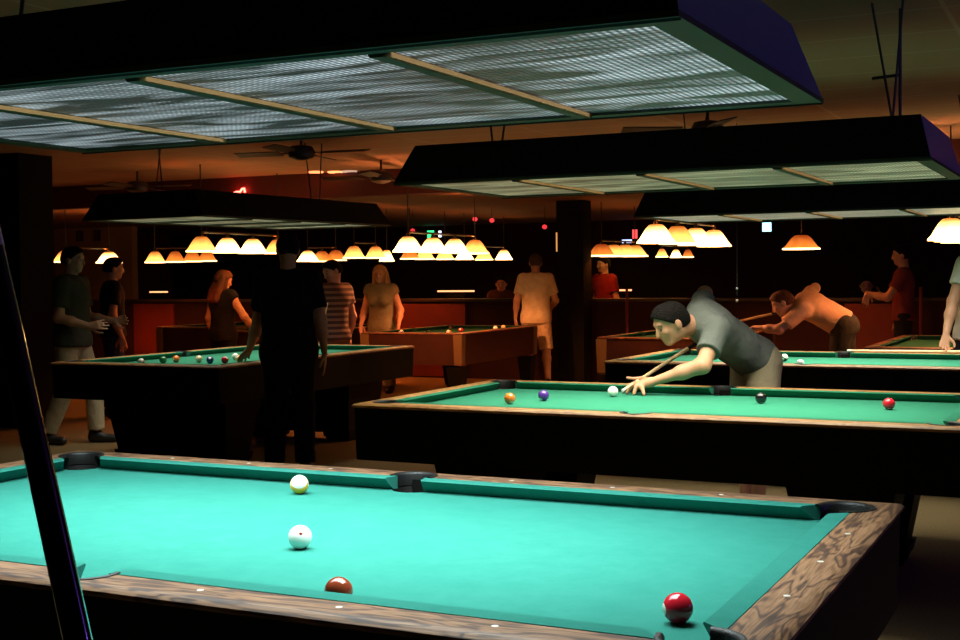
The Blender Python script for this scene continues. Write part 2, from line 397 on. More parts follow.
ball('cue_white', -.47, 3.76, 'white cue ball at the cue tip in front of the bending man\'s fingers', (1, 0, 0), g2)
ball('solid_orange', -.826, 3.207, 'orange ball at the left end of the second table', (.8, 0, 1), g2)
ball('solid_purple', -.729, 3.419, 'purple ball just right of the orange ball on the second table', (.9, .4, 0), g2)
ball('solid_black', .352, 3.663, 'black ball right of the side pocket on the second table', (1.25, 0, .4), g2)
ball('solid_red', .983, 3.58, 'dark red ball near the right end of the second table', (1.2, 0, .2), g2)
ball('stripe_black', -.245, 6.86, 'small black and white ball against the far cushion behind the grey shirted man', (.4, .6, 0), 'balls on the third table')
ball('cue_white', .0, 6.26, 'white ball behind the near rail of the third table', (1, 0, 0), 'balls on the third table')
g4 = 'balls on the left table'
for key, x, y, lab in (('stripe_red', -4.731, 4.944, 'white and red ball nearest the left corner of the left table'),
    ('solid_green', -4.727, 5.194, 'dark green ball second from the left on the left table'),
    ('solid_orange', -4.709, 5.329, 'red orange ball third from the left on the left table'),
    ('solid_cream', -4.527, 5.385, 'cream colored ball beside the dark blue ball on the left table'),
    ('solid_blue', -4.359, 5.308, 'dark blue ball near the front rail of the left table'),
    ('solid_red', -4.243, 5.344, 'dark red ball beside the white and yellow balls on the left table'),
    ('cue_white', -4.44, 5.74, 'white ball behind the dark red ball on the left table'),
    ('solid_yellow', -4.24, 5.52, 'yellow ball next to the white ball on the left table'),
    ('solid_pale', -4.30, 6.02, 'pale yellow ball beside the silhouette\'s hand on the left table')):
    ball(key, x, y, lab, (random.random()*3, random.random()*3, 0), g4)
g5 = 'balls on the mahogany table'
for key, x, y, lab in (('stripe_blue', -5.45, 10.25, 'white striped ball at the near left of the mahogany table'),
    ('solid_black', -5.05, 10.15, 'black ball near the front of the mahogany table'),
    ('stripe_orange', -4.85, 10.3, 'pale striped ball beside the black ball on the mahogany table'),
    ('solid_red', -5.0, 10.9, 'red ball in the middle of the mahogany table'),
    ('cue_white', -4.85, 11.55, 'white ball on the mahogany table left of the man in tan'),
    ('solid_cream', -4.88, 11.85, 'cream ball at the far end of the mahogany table')):
    ball(key, x, y, lab, (random.random()*3, random.random()*3, 0), g5)
for key, x, y, lab in (('solid_red', .80, 9.1, 'red ball left of the white shirted person\'s arm'), ('solid_black', .68, 8.85, 'black ball just below the red ball on the right edge table')):
    ball(key, x, y, lab, (1, 0, 0), 'balls on the right edge table')
for key, x, y, lab in (('solid_maroon', -7.4, 10.35, 'dull ball on the far red railed table'), ('stripe_red', -7.1, 10.4, 'second pale ball on the far red railed table')):
    ball(key, x, y, lab, (1, 0, 0), 'balls on the far red railed table')
# ------------------------------------------------------------------ hood lights over the tables
def hood(label, loc, rz, zb, zt, lens_m, power, col, wires, end_m='hood_end'):
    t = thing('hood_light', label, 'billiard light', (loc[0], loc[1], zb), rz, 'long hood lights over the pool tables')
    hb, wb, ht, wt = 1.245, .625, 1.19, .50
    h = zt-zb
    def quad(name, pts, m, th=.018):
        bm = bmesh.new(); c = V((0, 0, h/2)); P = [V(p) for p in pts]
        n = (P[1]-P[0]).cross(P[2]-P[0]).normalized()
        if n.dot(c-P[0]) < 0: n = -n
        A = [bm.verts.new(p) for p in P]; B = [bm.verts.new(p+n*th) for p in P]
        bm.faces.new(A); bm.faces.new(B[::-1])
        for k in range(4): bm.faces.new((A[k], A[(k+1) % 4], B[(k+1) % 4], B[k]))
        return link(name, bmesh_to(name, bm), m, t)
    for s in (-1, 1):
        quad('side_panel', [(-hb, s*wb, 0), (hb, s*wb, 0), (ht, s*wt, h), (-ht, s*wt, h)], M['hood'])
        quad('end_panel', [(s*hb, -wb, 0), (s*hb, wb, 0), (s*ht, wt, h), (s*ht, -wt, h)], M[end_m])
    box('top_panel', (-ht, -wt, h-.015), (ht, wt, h), M['hood'], t)
    bm = bmesh.new()
    f = .065
    for lo, hi in (((-hb, -wb, -.006), (hb, -wb+f, .006)), ((-hb, wb-f, -.006), (hb, wb, .006)), ((-hb, -wb+f, -.006), (-hb+f, wb-f, .006)), ((hb-f, -wb+f, -.006), (hb, wb-f, .006))): a_box(bm, lo, hi)
    link('flange', bmesh_to('flange', bm), M['frame'], t)
    xs = [-hb+f, -.615, 0, .615, hb-f]
    for k in range(4):
        a, b_ = xs[k]+(.012 if k else 0), xs[k+1]-(.012 if k < 3 else 0)
        box('lens_panel', (a, -wb+f, .002), (b_, wb-f, .008), lens_m, t)
    for x in xs[1:4]:
        cb = box('cross_bar', (x-.024, -wb+f, -.012), (x+.012, wb-f, .003), M['frame'], t, .003)
        box('edge_highlight', (x+.012, -wb+f, -.013), (x+.019, wb-f, .003), M['bar_glint'], cb, .002)  # warm strip paints the lens highlight along one side of the bar
    ld = bpy.data.lights.new('tube_light', 'AREA'); ld.shape = 'RECTANGLE'; ld.size = 2.3; ld.size_y = 1.08
    ld.energy = power; ld.color = col; ld.spread = math.radians(112)
    lo = bpy.data.objects.new('tube_light', ld); COL.objects.link(lo); lo.parent = t; lo.location = (0, 0, -.0005)
    top = 2.65-zb
    for x, y, dx in wires:
        tube('hanging_wire', [(x, y, h-.01), (x+dx, y, top)], .006, M['wire'], t, 6)
    return t
wr = [(-1.0, 0, -.06), (-1.0, .08, .1), (1.0, 0, .05), (1.0, .08, -.1)]
hood('nearest hood light with bright ribbed lens panels filling the top of the picture', (0, .03, 0), 0, 1.85, 2.03, M['lens1'], 70, (.86, 1, 1), wr)
hood('second hood light with a pale green lens above the man in the grey shirt', (.03, 3.34, 0), -.0067, 1.868, 2.06, M['lens2'], 64, (1, .98, .80), wr)
hood('third hood light, only its lower edge showing under the second hood', (.08, 6.74, 0), -.0067, 1.84, 2.04, M['lens3'], 58, (1, .98, .82), wr)
hood('hood light over the left table with a thin lit edge', (-4.62, 6.18, 0), math.radians(86), 1.89, 2.09, M['lens2'], 26, (1, .96, .80), wr, 'hood')
# ------------------------------------------------------------------ room
def struct(name, lo, hi, m): 
    o = box(name, lo, hi, m); o['kind'] = 'structure'; return o
CE = mat('ceiling_tile', (.42, .38, .33), .8, noise=(1.2, (.36, .33, .29)))
def ceiling_mat():
    m, nt, b = _nt('ceiling_tiles'); N = nt.nodes.new; Lk = nt.links.new
    tc = N('ShaderNodeTexCoord'); br = N('ShaderNodeTexBrick'); br.offset = 0; br.inputs['Scale'].default_value = 1
    br.inputs['Brick Width'].default_value = 1.22; br.inputs['Row Height'].default_value = .61; br.inputs['Mortar Size'].default_value = .012
    br.inputs['Color1'].default_value = (.44, .24, .155, 1); br.inputs['Color2'].default_value = (.42, .225, .145, 1); br.inputs['Mortar'].default_value = (.52, .34, .24, 1)
    Lk(tc.outputs['Object'], br.inputs['Vector']); Lk(br.outputs['Color'], b.inputs['Base Color']); b.inputs['Roughness'].default_value = .8
    return m
CT = ceiling_mat()
struct('floor', (-16, -5, -.1), (7, 19, 0), M['carpet'])
struct('ceiling', (-16, -5, 2.65), (7, 9.9, 2.75), CT)
struct('trim_1', (-16, 9.9, 2.36), (7, 10.05, 2.75), M['wall'])
struct('trim_2', (-16, 10.05, 2.42), (7, 19, 2.52), mat('low_ceiling', (.20, .085, .045), .8))
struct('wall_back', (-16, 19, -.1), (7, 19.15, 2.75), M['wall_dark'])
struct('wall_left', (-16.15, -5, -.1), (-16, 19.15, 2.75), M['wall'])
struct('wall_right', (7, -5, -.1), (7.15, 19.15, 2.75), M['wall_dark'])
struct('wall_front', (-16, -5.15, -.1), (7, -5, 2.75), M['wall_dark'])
# ------------------------------------------------------------------ figures: smooth-blended solids -> surface nets
def v3(a): return np.array(a, dtype=np.float32)
def cap(a, b, ra, rb=None, n=None, f=1., cut=None, k=.03): return dict(t='c', a=v3(a), b=v3(b), ra=ra, rb=ra if rb is None else rb, n=None if n is None else v3(n), f=f, cut=cut, k=k)
def ell(c, r, ax, k=.02): return dict(t='e', c=v3(c), r=v3(r), ax=np.array(ax, dtype=np.float32), k=k)
def nets(prims, h, name, base):
    lo = np.array([1e9]*3); hi = -lo
    for p in prims:
        if p['t'] == 'c': P = [p['a'], p['b']]; r = max(p['ra'], p['rb'])
        else: P = [p['c']]; r = float(max(p['r']))
        for q in P: lo = np.minimum(lo, q-r); hi = np.maximum(hi, q+r)
    lo = lo-3*h; n = np.ceil((hi+3*h-lo)/h).astype(int)+1
    D = np.full(n, 1e3, dtype=np.float32)
    ax = [np.float32(lo[i])+h*np.arange(n[i], dtype=np.float32) for i in range(3)]
    for p in prims:
        k = p['k']
        if p['t'] == 'c': pl = np.minimum(p['a'], p['b']); ph = np.maximum(p['a'], p['b']); r = max(p['ra'], p['rb'])
        else: pl = ph = p['c']; r = float(max(p['r']))
        m = r+k+3*h
        i0 = np.maximum(np.floor((pl-m-lo)/h).astype(int), 0); i1 = np.minimum(np.ceil((ph+m-lo)/h).astype(int)+1, n)
        X, Y, Z = np.meshgrid(ax[0][i0[0]:i1[0]], ax[1][i0[1]:i1[1]], ax[2][i0[2]:i1[2]], indexing='ij')
        Q = np.stack([X, Y, Z], -1)
        if p['t'] == 'c':
            a, b = p['a'], p['b']; ba = b-a; q = Q-a; f = 1.
            t = np.clip((q@ba)/max(float(ba@ba), 1e-9), 0, 1)
            d = q-t[..., None]*ba
            if p['n'] is not None:
                nn = p['n']/np.linalg.norm(p['n']); f = p['f']
                d = d+(d@nn)[..., None]*nn*(1/f-1)
            e = (np.sqrt((d*d).sum(-1))-(p['ra']+(p['rb']-p['ra'])*t))*(f if f < 1 else 1)
            if p['cut'] is not None:
                for c0, cn in p['cut']:
                    cn = v3(cn)/np.linalg.norm(cn); e = np.maximum(e, (Q-v3(c0))@cn)
        else:
            q = (Q-p['c'])@p['ax'].T
            k0 = np.sqrt(((q/p['r'])**2).sum(-1)); k1 = np.sqrt(((q/p['r']**2)**2).sum(-1))+1e-9
            e = k0*(k0-1)/k1
        S = D[i0[0]:i1[0], i0[1]:i1[1], i0[2]:i1[2]]
        hh = np.maximum(k-np.abs(S-e), 0)/k
        D[i0[0]:i1[0], i0[1]:i1[1], i0[2]:i1[2]] = np.minimum(S, e)-hh*hh*k*.25
    I = D < 0
    c = [I[dx:n[0]-1+dx, dy:n[1]-1+dy, dz:n[2]-1+dz] for dx in (0, 1) for dy in (0, 1) for dz in (0, 1)]
    cnt = sum(x.astype(np.int8) for x in c)
    act = (cnt > 0) & (cnt < 8)
    idx = np.full(act.shape, -1, dtype=np.int64); cells = np.argwhere(act); idx[act] = np.arange(len(cells))
    acc = np.zeros((len(cells), 3)); num = np.zeros(len(cells))
    corners = [(dx, dy, dz) for dx in (0, 1) for dy in (0, 1) for dz in (0, 1)]
    val = [D[cells[:, 0]+a, cells[:, 1]+b, cells[:, 2]+e] for a, b, e in corners]
    for i in range(8):
        for j in range(i+1, 8):
            ca, cb = np.array(corners[i]), np.array(corners[j])
            if np.abs(ca-cb).sum() != 1: continue
            s = (val[i] < 0) != (val[j] < 0)
            t = np.where(s, val[i]/np.where(s, val[i]-val[j], 1), 0)
            t = np.clip(t, 0, 1)
            acc += np.where(s[:, None], ca+(cb-ca)*t[:, None], 0); num += s
    vs = (cells+acc/num[:, None])*h+lo-np.array(base)
    F_ = []
    for axis in range(3):
        sl0 = [slice(None)]*3; sl1 = [slice(None)]*3
        sl0[axis] = slice(0, -1); sl1[axis] = slice(1, None)
        A, B = I[tuple(sl0)], I[tuple(sl1)]
        e = np.argwhere(A != B); inside = A[tuple(e.T)]
        o1, o2 = [(1, 2), (2, 0), (0, 1)][axis]
        ok = (e[:, o1] > 0) & (e[:, o2] > 0); e = e[ok]; inside = inside[ok]
        def at(d1, d2):
            g = e.copy(); g[:, o1] -= d1; g[:, o2] -= d2
            return idx[g[:, 0], g[:, 1], g[:, 2]]
        q = np.stack([at(1, 1), at(0, 1), at(0, 0), at(1, 0)], 1)
        q[~inside] = q[~inside][:, ::-1]
        F_.append(q)
    Fq = np.concatenate(F_)
    me = bpy.data.meshes.new(name)
    me.vertices.add(len(vs)); me.vertices.foreach_set('co', vs.astype(np.float32).ravel())
    me.loops.add(Fq.size); me.loops.foreach_set('vertex_index', Fq.ravel().astype(np.int32))
    me.polygons.add(len(Fq)); me.polygons.foreach_set('loop_start', (np.arange(len(Fq))*4).astype(np.int32))
    me.update(calc_edges=True); me.validate()
    me.polygons.foreach_set('use_smooth', [True]*len(me.polygons))
    return me
def U_(a): a = np.array(a, float); return a/np.linalg.norm(a)
def hand_prims(w, fd, pn, side, curl=.35, spread=.16, sc=1., rr=.0088):
    """w wrist, fd finger direction, pn palm-facing normal; side=+1 puts the thumb on +(fd x pn)"""
    w = np.array(w, float); fd = U_(fd); pn = U_(np.array(pn, float)-fd*np.dot(pn, fd)); lat = np.cross(fd, pn)*side
    out = []
    for i, (o, ln) in enumerate(((.030, .070), (.010, .080), (-.010, .075), (-.029, .058))):
        b = w+fd*.018*sc+lat*o*.6*sc; kn = w+fd*(.088-.006*abs(i-1))*sc+lat*o*sc
        out.append(cap(b, kn, .0135*sc, .0115*sc, k=.012))
        d = U_(fd+lat*spread*o/.03); p = kn; c = curl
        for s in range(3):
            d = d*math.cos(c)+pn*math.sin(c); q = p+d*ln*sc*(.45, .32, .23)[s]
            out.append(cap(p, q, rr*(1.08-.09*s), rr*(1.-.09*s), k=.005)); p = q; c = curl*1.1
            fdn = U_(d); pn_l = U_(pn-fdn*np.dot(pn, fdn)); d = fdn
            pn2 = pn_l
            d = fdn
    t0 = w+fd*.022*sc+lat*.026*sc+pn*.006; t1 = t0+(fd*.6+lat*.75+pn*.25)*.040*sc; t2 = t1+(fd*.85+lat*.35+pn*.3)*.034*sc; t3 = t2+(fd*.95+lat*.05+pn*.3)*.024*sc
    out += [cap(t0, t1, .0145*sc, .012*sc, k=.012), cap(t1, t2, .0112, .0098, k=.006), cap(t2, t3, .0098, .008, k=.004)]
    return out
def stand(base, head, Ht=1.75, **ov):
    """joints of an upright figure facing local +Y turned by head (radians); overrides in local metres"""
    J = dict(P=(0, 0, .94), C=(0, 0, 1.28), N=(0, -.01, 1.46), H=(0, .025, 1.625), sL=(-.175, 0, 1.41), sR=(.175, 0, 1.41), eL=(-.235, -.03, 1.12), eR=(.235, -.03, 1.12),
             wL=(-.25, .06, .885), wR=(.25, .06, .885), hL=(-.09, 0, .92), hR=(.09, 0, .92), kL=(-.10, .02, .50), kR=(.10, .02, .50), aL=(-.11, -.02, .085), aR=(.11, -.02, .085),
             F=(0, 1, -.12), Uh=(0, .12, 1), fL=(0, .15, -1), fR=(0, .15, -1), pL=(1, 0, 0), pR=(-1, 0, 0), tL=(-.15, 1, 0), tR=(.15, 1, 0))
    J.update(ov); c, s = math.cos(head), math.sin(head); o = {}
    for k, p in J.items():
        q = np.array(p, float); q = np.array([c*q[0]-s*q[1], s*q[0]+c*q[1], q[2]])
        if k in ('F', 'Uh', 'fL', 'fR', 'pL', 'pR', 'tL', 'tR'): o[k] = U_(q)
        else: o[k] = q*(Ht/1.75)+np.array([base[0], base[1], 0])
    return o
def person(label, base, J, skin, shirt, pants, shoe, hair, h=.009, bulk=1., sleeve=.62, leg='long', hairstyle='short', hem=.04, handkw={}, group=None, hand_override={}, shoes=True, collar=False, fem=False):
    t = thing('person', label, 'person', (base[0], base[1], 0), 0, group)
    B = (base[0], base[1], 0)
    J = {k: np.array(v, float) for k, v in J.items()}
    lat = U_(J['sR']-J['sL']); latp = U_(J['hR']-J['hL'])
    up = U_(J['N']-J['P']); fwd = U_(np.cross(up, lat)); fwd = fwd*(1 if np.dot(np.cross([0, 0, 1.], lat), fwd) > 0 else 1)
    upp = U_(J['C']-J['P'])
    mid = J['P']*.45+J['C']*.55
    def torso(g, cutp=None):
        w = bulk
        cc = [cutp] if cutp is not None else None
        return [cap(J['P']-latp*.045, J['P']+latp*.045, .112*w+g, n=fwd, f=.9, cut=cc, k=.05),
                cap(J['P']+upp*.02, mid, (.135*w if not fem else .125)+g, (.132*w if not fem else .112)+g, n=fwd, f=.76, cut=cc, k=.05),
                cap(mid, J['C']+upp*.02, .135*w+g, .148*w+g, n=fwd, f=.74, k=.05),
                cap(J['C']+up*.05-lat*.07, J['C']+up*.05+lat*.07, .10+g, n=fwd, f=.9, k=.05),
                cap(J['C']+up*.12, J['sL']-lat*-.02, .065+g, .060+g, k=.05), cap(J['C']+up*.12, J['sR']-lat*.02, .065+g, .060+g, k=.05)] + (
                [cap(J['C']+fwd*.09+lat*s*.07-up*.01, J['C']+fwd*.095+lat*s*.07-up*.02, .055+g, k=.04) for s in (-1, 1)] if fem else [])
    Fh, Uh = U_(J['F']), J['Uh']; Uh = U_(Uh-Fh*np.dot(Uh, Fh)); Rh = np.cross(Fh, Uh); Hd = J['H']
    hp = lambda f, r, u: Hd+Fh*f+Rh*r+Uh*u
    AX = [Rh, Fh, Uh]
    head = [ell(hp(-.012, 0, .028), (.074, .094, .086), AX, .02), ell(hp(.022, 0, -.035), (.056, .066, .066), AX, .03), cap(hp(.06, -.012, -.082), hp(.06, .012, -.082), .020, k=.02),
            cap(hp(.088, 0, .014), hp(.101, 0, -.022), .0075, .0115, k=.012), cap(hp(.070, -.03, .032), hp(.070, .03, .032), .014, k=.012),
            cap(hp(.076, -.016, -.052), hp(.076, .016, -.052), .0085, k=.008), cap(hp(.064, -.038, -.012), hp(.064, -.038, -.012), .018, k=.02), cap(hp(.064, .038, -.012), hp(.064, .038, -.012), .018, k=.02),
            ell(hp(-.008, -.076, -.005), (.010, .020, .031), AX, .008), ell(hp(-.008, .076, -.005), (.010, .020, .031), AX, .008),
            cap(J['N']-up*.03, Hd-Uh*.05-Fh*.015, .056, .052, k=.03)]
    arms = []; hands = []
    for s in 'LR':
        arms += [cap(J['s'+s], J['e'+s], .050*min(bulk, 1.08), .040, k=.035), cap(J['e'+s], J['e'+s]*.6+J['w'+s]*.4, .041, .040, k=.03), cap(J['e'+s]*.6+J['w'+s]*.4, J['w'+s], .040, .026, n=np.cross(J['w'+s]-J['e'+s], J['p'+s])*0+J['p'+s], f=.85, k=.025)]
        hands += hand_override.get(s) or hand_prims(J['w'+s], J['f'+s], J['p'+s], 1 if s == 'L' else -1, **handkw)
    legs = []
    for s in 'LR':
        calf = J['k'+s]*.7+J['a'+s]*.3-U_(J['t'+s])*.010
        legs += [cap(J['h'+s], J['k'+s], .083, .056, k=.04), cap(J['k'+s], calf, .054, .056, k=.03), cap(calf, J['a'+s], .056, .036, k=.03),
                 cap(J['a'+s]-J['t'+s]*.03+np.array([0, 0, -.035]), J['a'+s]+J['t'+s]*.13+np.array([0, 0, -.050]), .034, .026, n=(0, 0, 1), f=.8, k=.03)]
    link('body', nets(torso(0)+head+arms+legs+hands, h, 'body', B), skin, t)
    # shirt
    pc = (J['P']-upp*hem, -upp)
    sh = torso(.016, pc) + [cap(J['P']-latp*.05-upp*.07, J['P']+latp*.05-upp*.07, .118*bulk+.014, n=fwd, f=.92, cut=[pc], k=.05)]*(upp[2] > .8) + [cap(J['N']-up*.05, J['N']-up*.0, .068, .062, cut=[(J['N']+up*.002, up)], k=.02)]
    if sleeve:
        for s in 'LR':
            se = J['s'+s]+(J['e'+s]-J['s'+s])*min(sleeve, 1)
            if sleeve <= 1: sh.append(cap(J['s'+s]-(J['e'+s]-J['s'+s])*.05, se, .066, .068, cut=[(se, J['e'+s]-J['s'+s])], k=.03))
            else: sh += [cap(J['s'+s], J['e'+s], .062, .054, k=.03), cap(J['e'+s], J['w'+s], .052, .042, cut=[(J['w'+s]-U_(J['w'+s]-J['e'+s])*.01, J['w'+s]-J['e'+s])], k=.03)]
    link('shirt', nets(sh, h, 'shirt', B), shirt, t)
    if collar:
        bm = bmesh.new(); n = 20; rings = []
        for r, z in ((.062, -.004), (.066, .022), (.071, .020), (.080, -.012)):
            rings.append([bm.verts.new(V(J['N']+U_(J['N']-J['C'])*z + lat*r*math.cos(a)+fwd*r*math.sin(a)*1.0) - V(B)) for a in [math.pi/2+.25+(2*math.pi-.5)*q/n for q in range(n+1)]])
        for a, b in zip(rings, rings[1:]):
            for q in range(n): bm.faces.new((a[q], a[q+1], b[q+1], b[q]))
        link('collar', bmesh_to('collar', bm, True), shirt, t)
    pr_ = [cap(J['P']-latp*.05-upp*.01, J['P']+latp*.05-upp*.01, .116*bulk, n=fwd, f=.93, cut=[(J['P']+upp*.07, upp)], k=.04), cap(J['P'], J['P']+upp*.04, .132*bulk, n=fwd, f=.8, cut=[(J['P']+upp*.07, upp)], k=.04)]
    for s in 'LR':
        hh, kk, aa = J['h'+s], J['k'+s], J['a'+s]
        if leg == 'long':
            pr_ += [cap(hh, kk, .100, .078, k=.04), cap(kk, aa, .080, .072, cut=[(aa+(kk-aa)*.04, aa-kk)], k=.03)]
        else:
            e = hh+(kk-hh)*1.02
            pr_.append(cap(hh, e, .104, .090, cut=[(e, kk-hh)], k=.04))
    link('trousers' if leg == 'long' else 'shorts', nets(pr_, h, 'trousers', B), pants, t)
    if shoes:
        for s in 'LR':
            a, td = J['a'+s], U_(J['t'+s])
            link('shoe', nets([cap(a-td*.035-np.array([0, 0, a[2]-.042]), a+td*.155-np.array([0, 0, a[2]-.036]), .042, .036, k=.02, cut=[((0, 0, .003), (0, 0, -1))]), cap(a-td*.02-np.array([0, 0, .01]), a+td*.04-np.array([0, 0, .04]), .046, .038, k=.03)], h, 'shoe', B), shoe, t)
    if hairstyle != 'none':
        hc = [(hp(.052, 0, .045), Fh*.8-Uh*.75)]
        hr = [dict(ell(hp(-.020, 0, .034), (.080, .096, .090), AX, .01))]
        m_ = hair
        me = hair_mesh(hr, Hd, Fh, Uh, Rh, hairstyle, h, B, hp, up)
        link('hair', me, m_, t)
    for s in (-1, 1):
        e = lathe_me('eye', [(0.0005, -.0095), (.006, -.008), (.0095, 0), (.006, .008), (.0005, .0095)], 10)
        o = link('eye', e, M['eye'], t, V(hp(.0765, s*.030, .006))-V(B)); o.scale = (1, 1, .8)
        tube('eyebrow', [V(hp(.080, s*.016, .030))-V(B), V(hp(.080, s*.032, .034))-V(B), V(hp(.070, s*.048, .027))-V(B)], [.004, .0045, .003], hair, t, 6)
    return t
def hair_mesh(hr, Hd, Fh, Uh, Rh, style, h, B, hp, up):
    # skull cap: solid shell trimmed in front of the hairline and below the ears
    P = []
    def scap(a, b, r, cut=None, f=1, n=None): P.append(cap(a, b, r, cut=cut, n=n, f=f, k=.012))
    line = [(hp(.060, 0, .060), Fh*.75-Uh*.66)]
    scap(hp(-.022, 0, .034), hp(.010, 0, .040), .083, [line[0], (hp(0, 0, -.012), -Uh*.9+Fh*.45)])
    scap(hp(-.045, 0, .00), hp(-.04, 0, .03), .074, [(hp(0, 0, -.045), -Uh), (hp(-.012, 0, 0), Fh)])
    if style == 'long':
        for s in (-1, 0, 1):
            scap(hp(-.04, s*.055, .0), hp(-.06, s*.075, -.16), .042); scap(hp(-.06, s*.075, -.16), hp(-.05, s*.075, -.26), .040)
        for s in (-1, 1): scap(hp(-.005, s*.075, .03), hp(.01, s*.085, -.13), .024)
    if style == 'updo': scap(hp(-.11, 0, .05), hp(-.12, 0, .06), .045)
    if style == 'cap':
        pass
    return nets(P, min(h, .007), 'hair', B)
M['eye'] = mat('dark_eye', (.03, .02, .015), .2)
def skin(n, c): return mat(n, c, .55, noise=(12, tuple(x*.86 for x in c)))
SK = skin('skin_fair', (.56, .27, .15)); SK2 = skin('skin_tan', (.50, .26, .15)); SK3 = skin('skin_rosy', (.58, .28, .19))
def cloth(n, c, c2=None, sc=5): return mat(n, c, .9, spec=.15, noise=(sc, c2 or tuple(x*.8 for x in c)), bump=.9, bscale=11)
def stripes(n, c1, c2, per):
    m, nt, b = _nt(n); N = nt.nodes.new; Lk = nt.links.new
    tc = N('ShaderNodeTexCoord'); sp = N('ShaderNodeSeparateXYZ'); Lk(tc.outputs['Object'], sp.inputs[0])
    a = N('ShaderNodeMath'); a.operation = 'MULTIPLY'; a.inputs[1].default_value = 2*math.pi/per; Lk(sp.outputs['Z'], a.inputs[0])
    s = N('ShaderNodeMath'); s.operation = 'SINE'; Lk(a.outputs[0], s.inputs[0]); g = N('ShaderNodeMath'); g.operation = 'GREATER_THAN'; g.inputs[1].default_value = .1; Lk(s.outputs[0], g.inputs[0])
    mx = N('ShaderNodeMix'); mx.data_type = 'RGBA'; mx.inputs[6].default_value = (*c1, 1); mx.inputs[7].default_value = (*c2, 1); Lk(g.outputs[0], mx.inputs[0]); Lk(mx.outputs[2], b.inputs['Base Color']); b.inputs['Roughness'].default_value = .9
    return m
DK = cloth('black_cotton', (.008, .008, .009)); SHOE = mat('dark_shoe', (.02, .018, .018), .5)
HB = mat('dark_hair', (.006, .004, .003), .9, spec=.15, bump=.6, bscale=90); HR = mat('reddish_hair', (.10, .03, .014), .7, spec=.2, bump=.5, bscale=90); HG = mat('grey_brown_hair', (.09, .05, .03), .8, spec=.2, bump=.5, bscale=90)
# --- the man bending over the second table
J = dict(P=(.08, 4.62, .93), C=(-.06, 4.33, 1.10), N=(-.14, 4.20, 1.165), H=(-.235, 4.04, 1.145), sL=(-.004, 4.13, 1.105), sR=(-.163, 4.38, 1.205), eL=(-.030, 3.95, .925), eR=(-.215, 4.64, 1.30),
         wL=(-.300, 3.915, .833), wR=(-.240, 4.76, 1.06), hL=(.145, 4.58, .90), hR=(.03, 4.69, .90), kL=(.150, 4.50, .50), kR=(.0, 4.70, .50), aL=(.105, 4.60, .085), aR=(.005, 4.74, .085),
         F=(-.62, -.60, -.50), Uh=(-.35, -.30, .85), fL=(-1, -.1, -.3), fR=(-.3, -.8, -.4), pL=(0, 0, -1), pR=(.3, .3, .9), tL=(-.2, -1, 0), tR=(-.3, -1, 0))
kn = [(-.408, 3.955, .818), (-.395, 3.925, .823), (-.378, 3.902, .818), (-.358, 3.888, .808)]
tp = [(-.485, 3.965, .769), (-.442, 3.905, .769), (-.388, 3.865, .769), (-.325, 3.848, .769)]
bh = []
for (a, b) in zip(kn, tp):
    a, b = np.array(a), np.array(b); w0 = np.array(J['wL'])
    bh.append(cap(w0+(a-w0)*.15, a, .021, .0145, k=.014))
    m1 = a+(b-a)*.45+np.array([0, 0, .012]); m2 = a+(b-a)*.78+np.array([0, 0, .006])
    bh += [cap(a, m1, .0125, .0115, k=.004), cap(m1, m2, .0115, .0102, k=.003), cap(m2, b, .0102, .0088, k=.003)]
bh += [cap((-.325, 3.945, .838), (-.385, 3.985, .845), .015, .012, k=.01), cap((-.385, 3.985, .845), (-.430, 3.985, .842), .011, .0095, k=.004), cap((-.430, 3.985, .842), (-.462, 3.965, .848), .0095, .0075, k=.003)]
person('man in grey green polo shirt bending low over the second table to shoot', (.06, 4.62), J, SK, cloth('grey_green_polo', (.17, .175, .155), (.12, .13, .115), 4), cloth('tan_shorts', (.46, .38, .24)), SHOE, HB,
       h=.006, leg='short', hem=.045, hand_override={'L': bh}, collar=True)
def cue(label, a, b, ra=.0065, rb=.0145, group='pool cues', butt='cue_dark', lightlen=.62, mats=None):
    """a = tip end, b = butt end"""
    a, b = V(a), V(b); t = thing('cue_stick', label, 'cue', a, 0, group); d = b-a
    mi = d*lightlen; rm = ra+(rb-ra)*lightlen; ln = d.length
    tube('ferrule', [V((0, 0, 0)), d*(.012/ln), d*(.028/ln)], [ra*.96, ra, ra], M['sight'], t)
    tube('shaft', [d*(.028/ln), mi], [ra, rm], mats or M['cue_light'], t)
    tube('butt', [mi, d*.985, d], [rm, rb, rb*.8], M[butt], t)
    return t
cue('pale cue stick held by the bending man, its tip at the white ball', (-.437, 3.815, .789), (-.215, 4.90, 1.075), ra=.0078, rb=.0155, lightlen=.66)
# --- second bending player
J = dict(P=(-.20, 9.02, .96), C=(-.42, 8.95, 1.10), N=(-.575, 8.87, 1.145), H=(-.69, 8.78, 1.150), sL=(-.500, 8.72, 1.085), sR=(-.56, 9.05, 1.17), eL=(-.684, 8.62, .925), eR=(-.50, 9.28, 1.285),
         wL=(-.92, 8.68, .935), wR=(-.62, 9.42, 1.06), hL=(-.19, 8.92, .95), hR=(-.21, 9.13, .96), kL=(-.24, 8.90, .5), kR=(-.20, 9.18, .5), aL=(-.18, 8.90, .085), aR=(-.13, 9.20, .085),
         F=(-.80, -.22, -.50), Uh=(-.45, 0, .85), fL=(-1, .1, -.3), fR=(-.7, -.2, -.6), pL=(0, 0, -1), pR=(0, .3, 1), tL=(-1, 0, 0), tR=(-1, 0, 0))
person('man in peach colored shirt and dark trousers bending left over the far table', (-.2, 9.02), J, SK3, cloth('peach_shirt', (.72, .40, .26), (.62, .34, .22), 5), cloth('dark_trousers', (.035, .032, .028)), SHOE, HR, h=.008, hem=.0, sleeve=.7, collar=True, bulk=1.05)
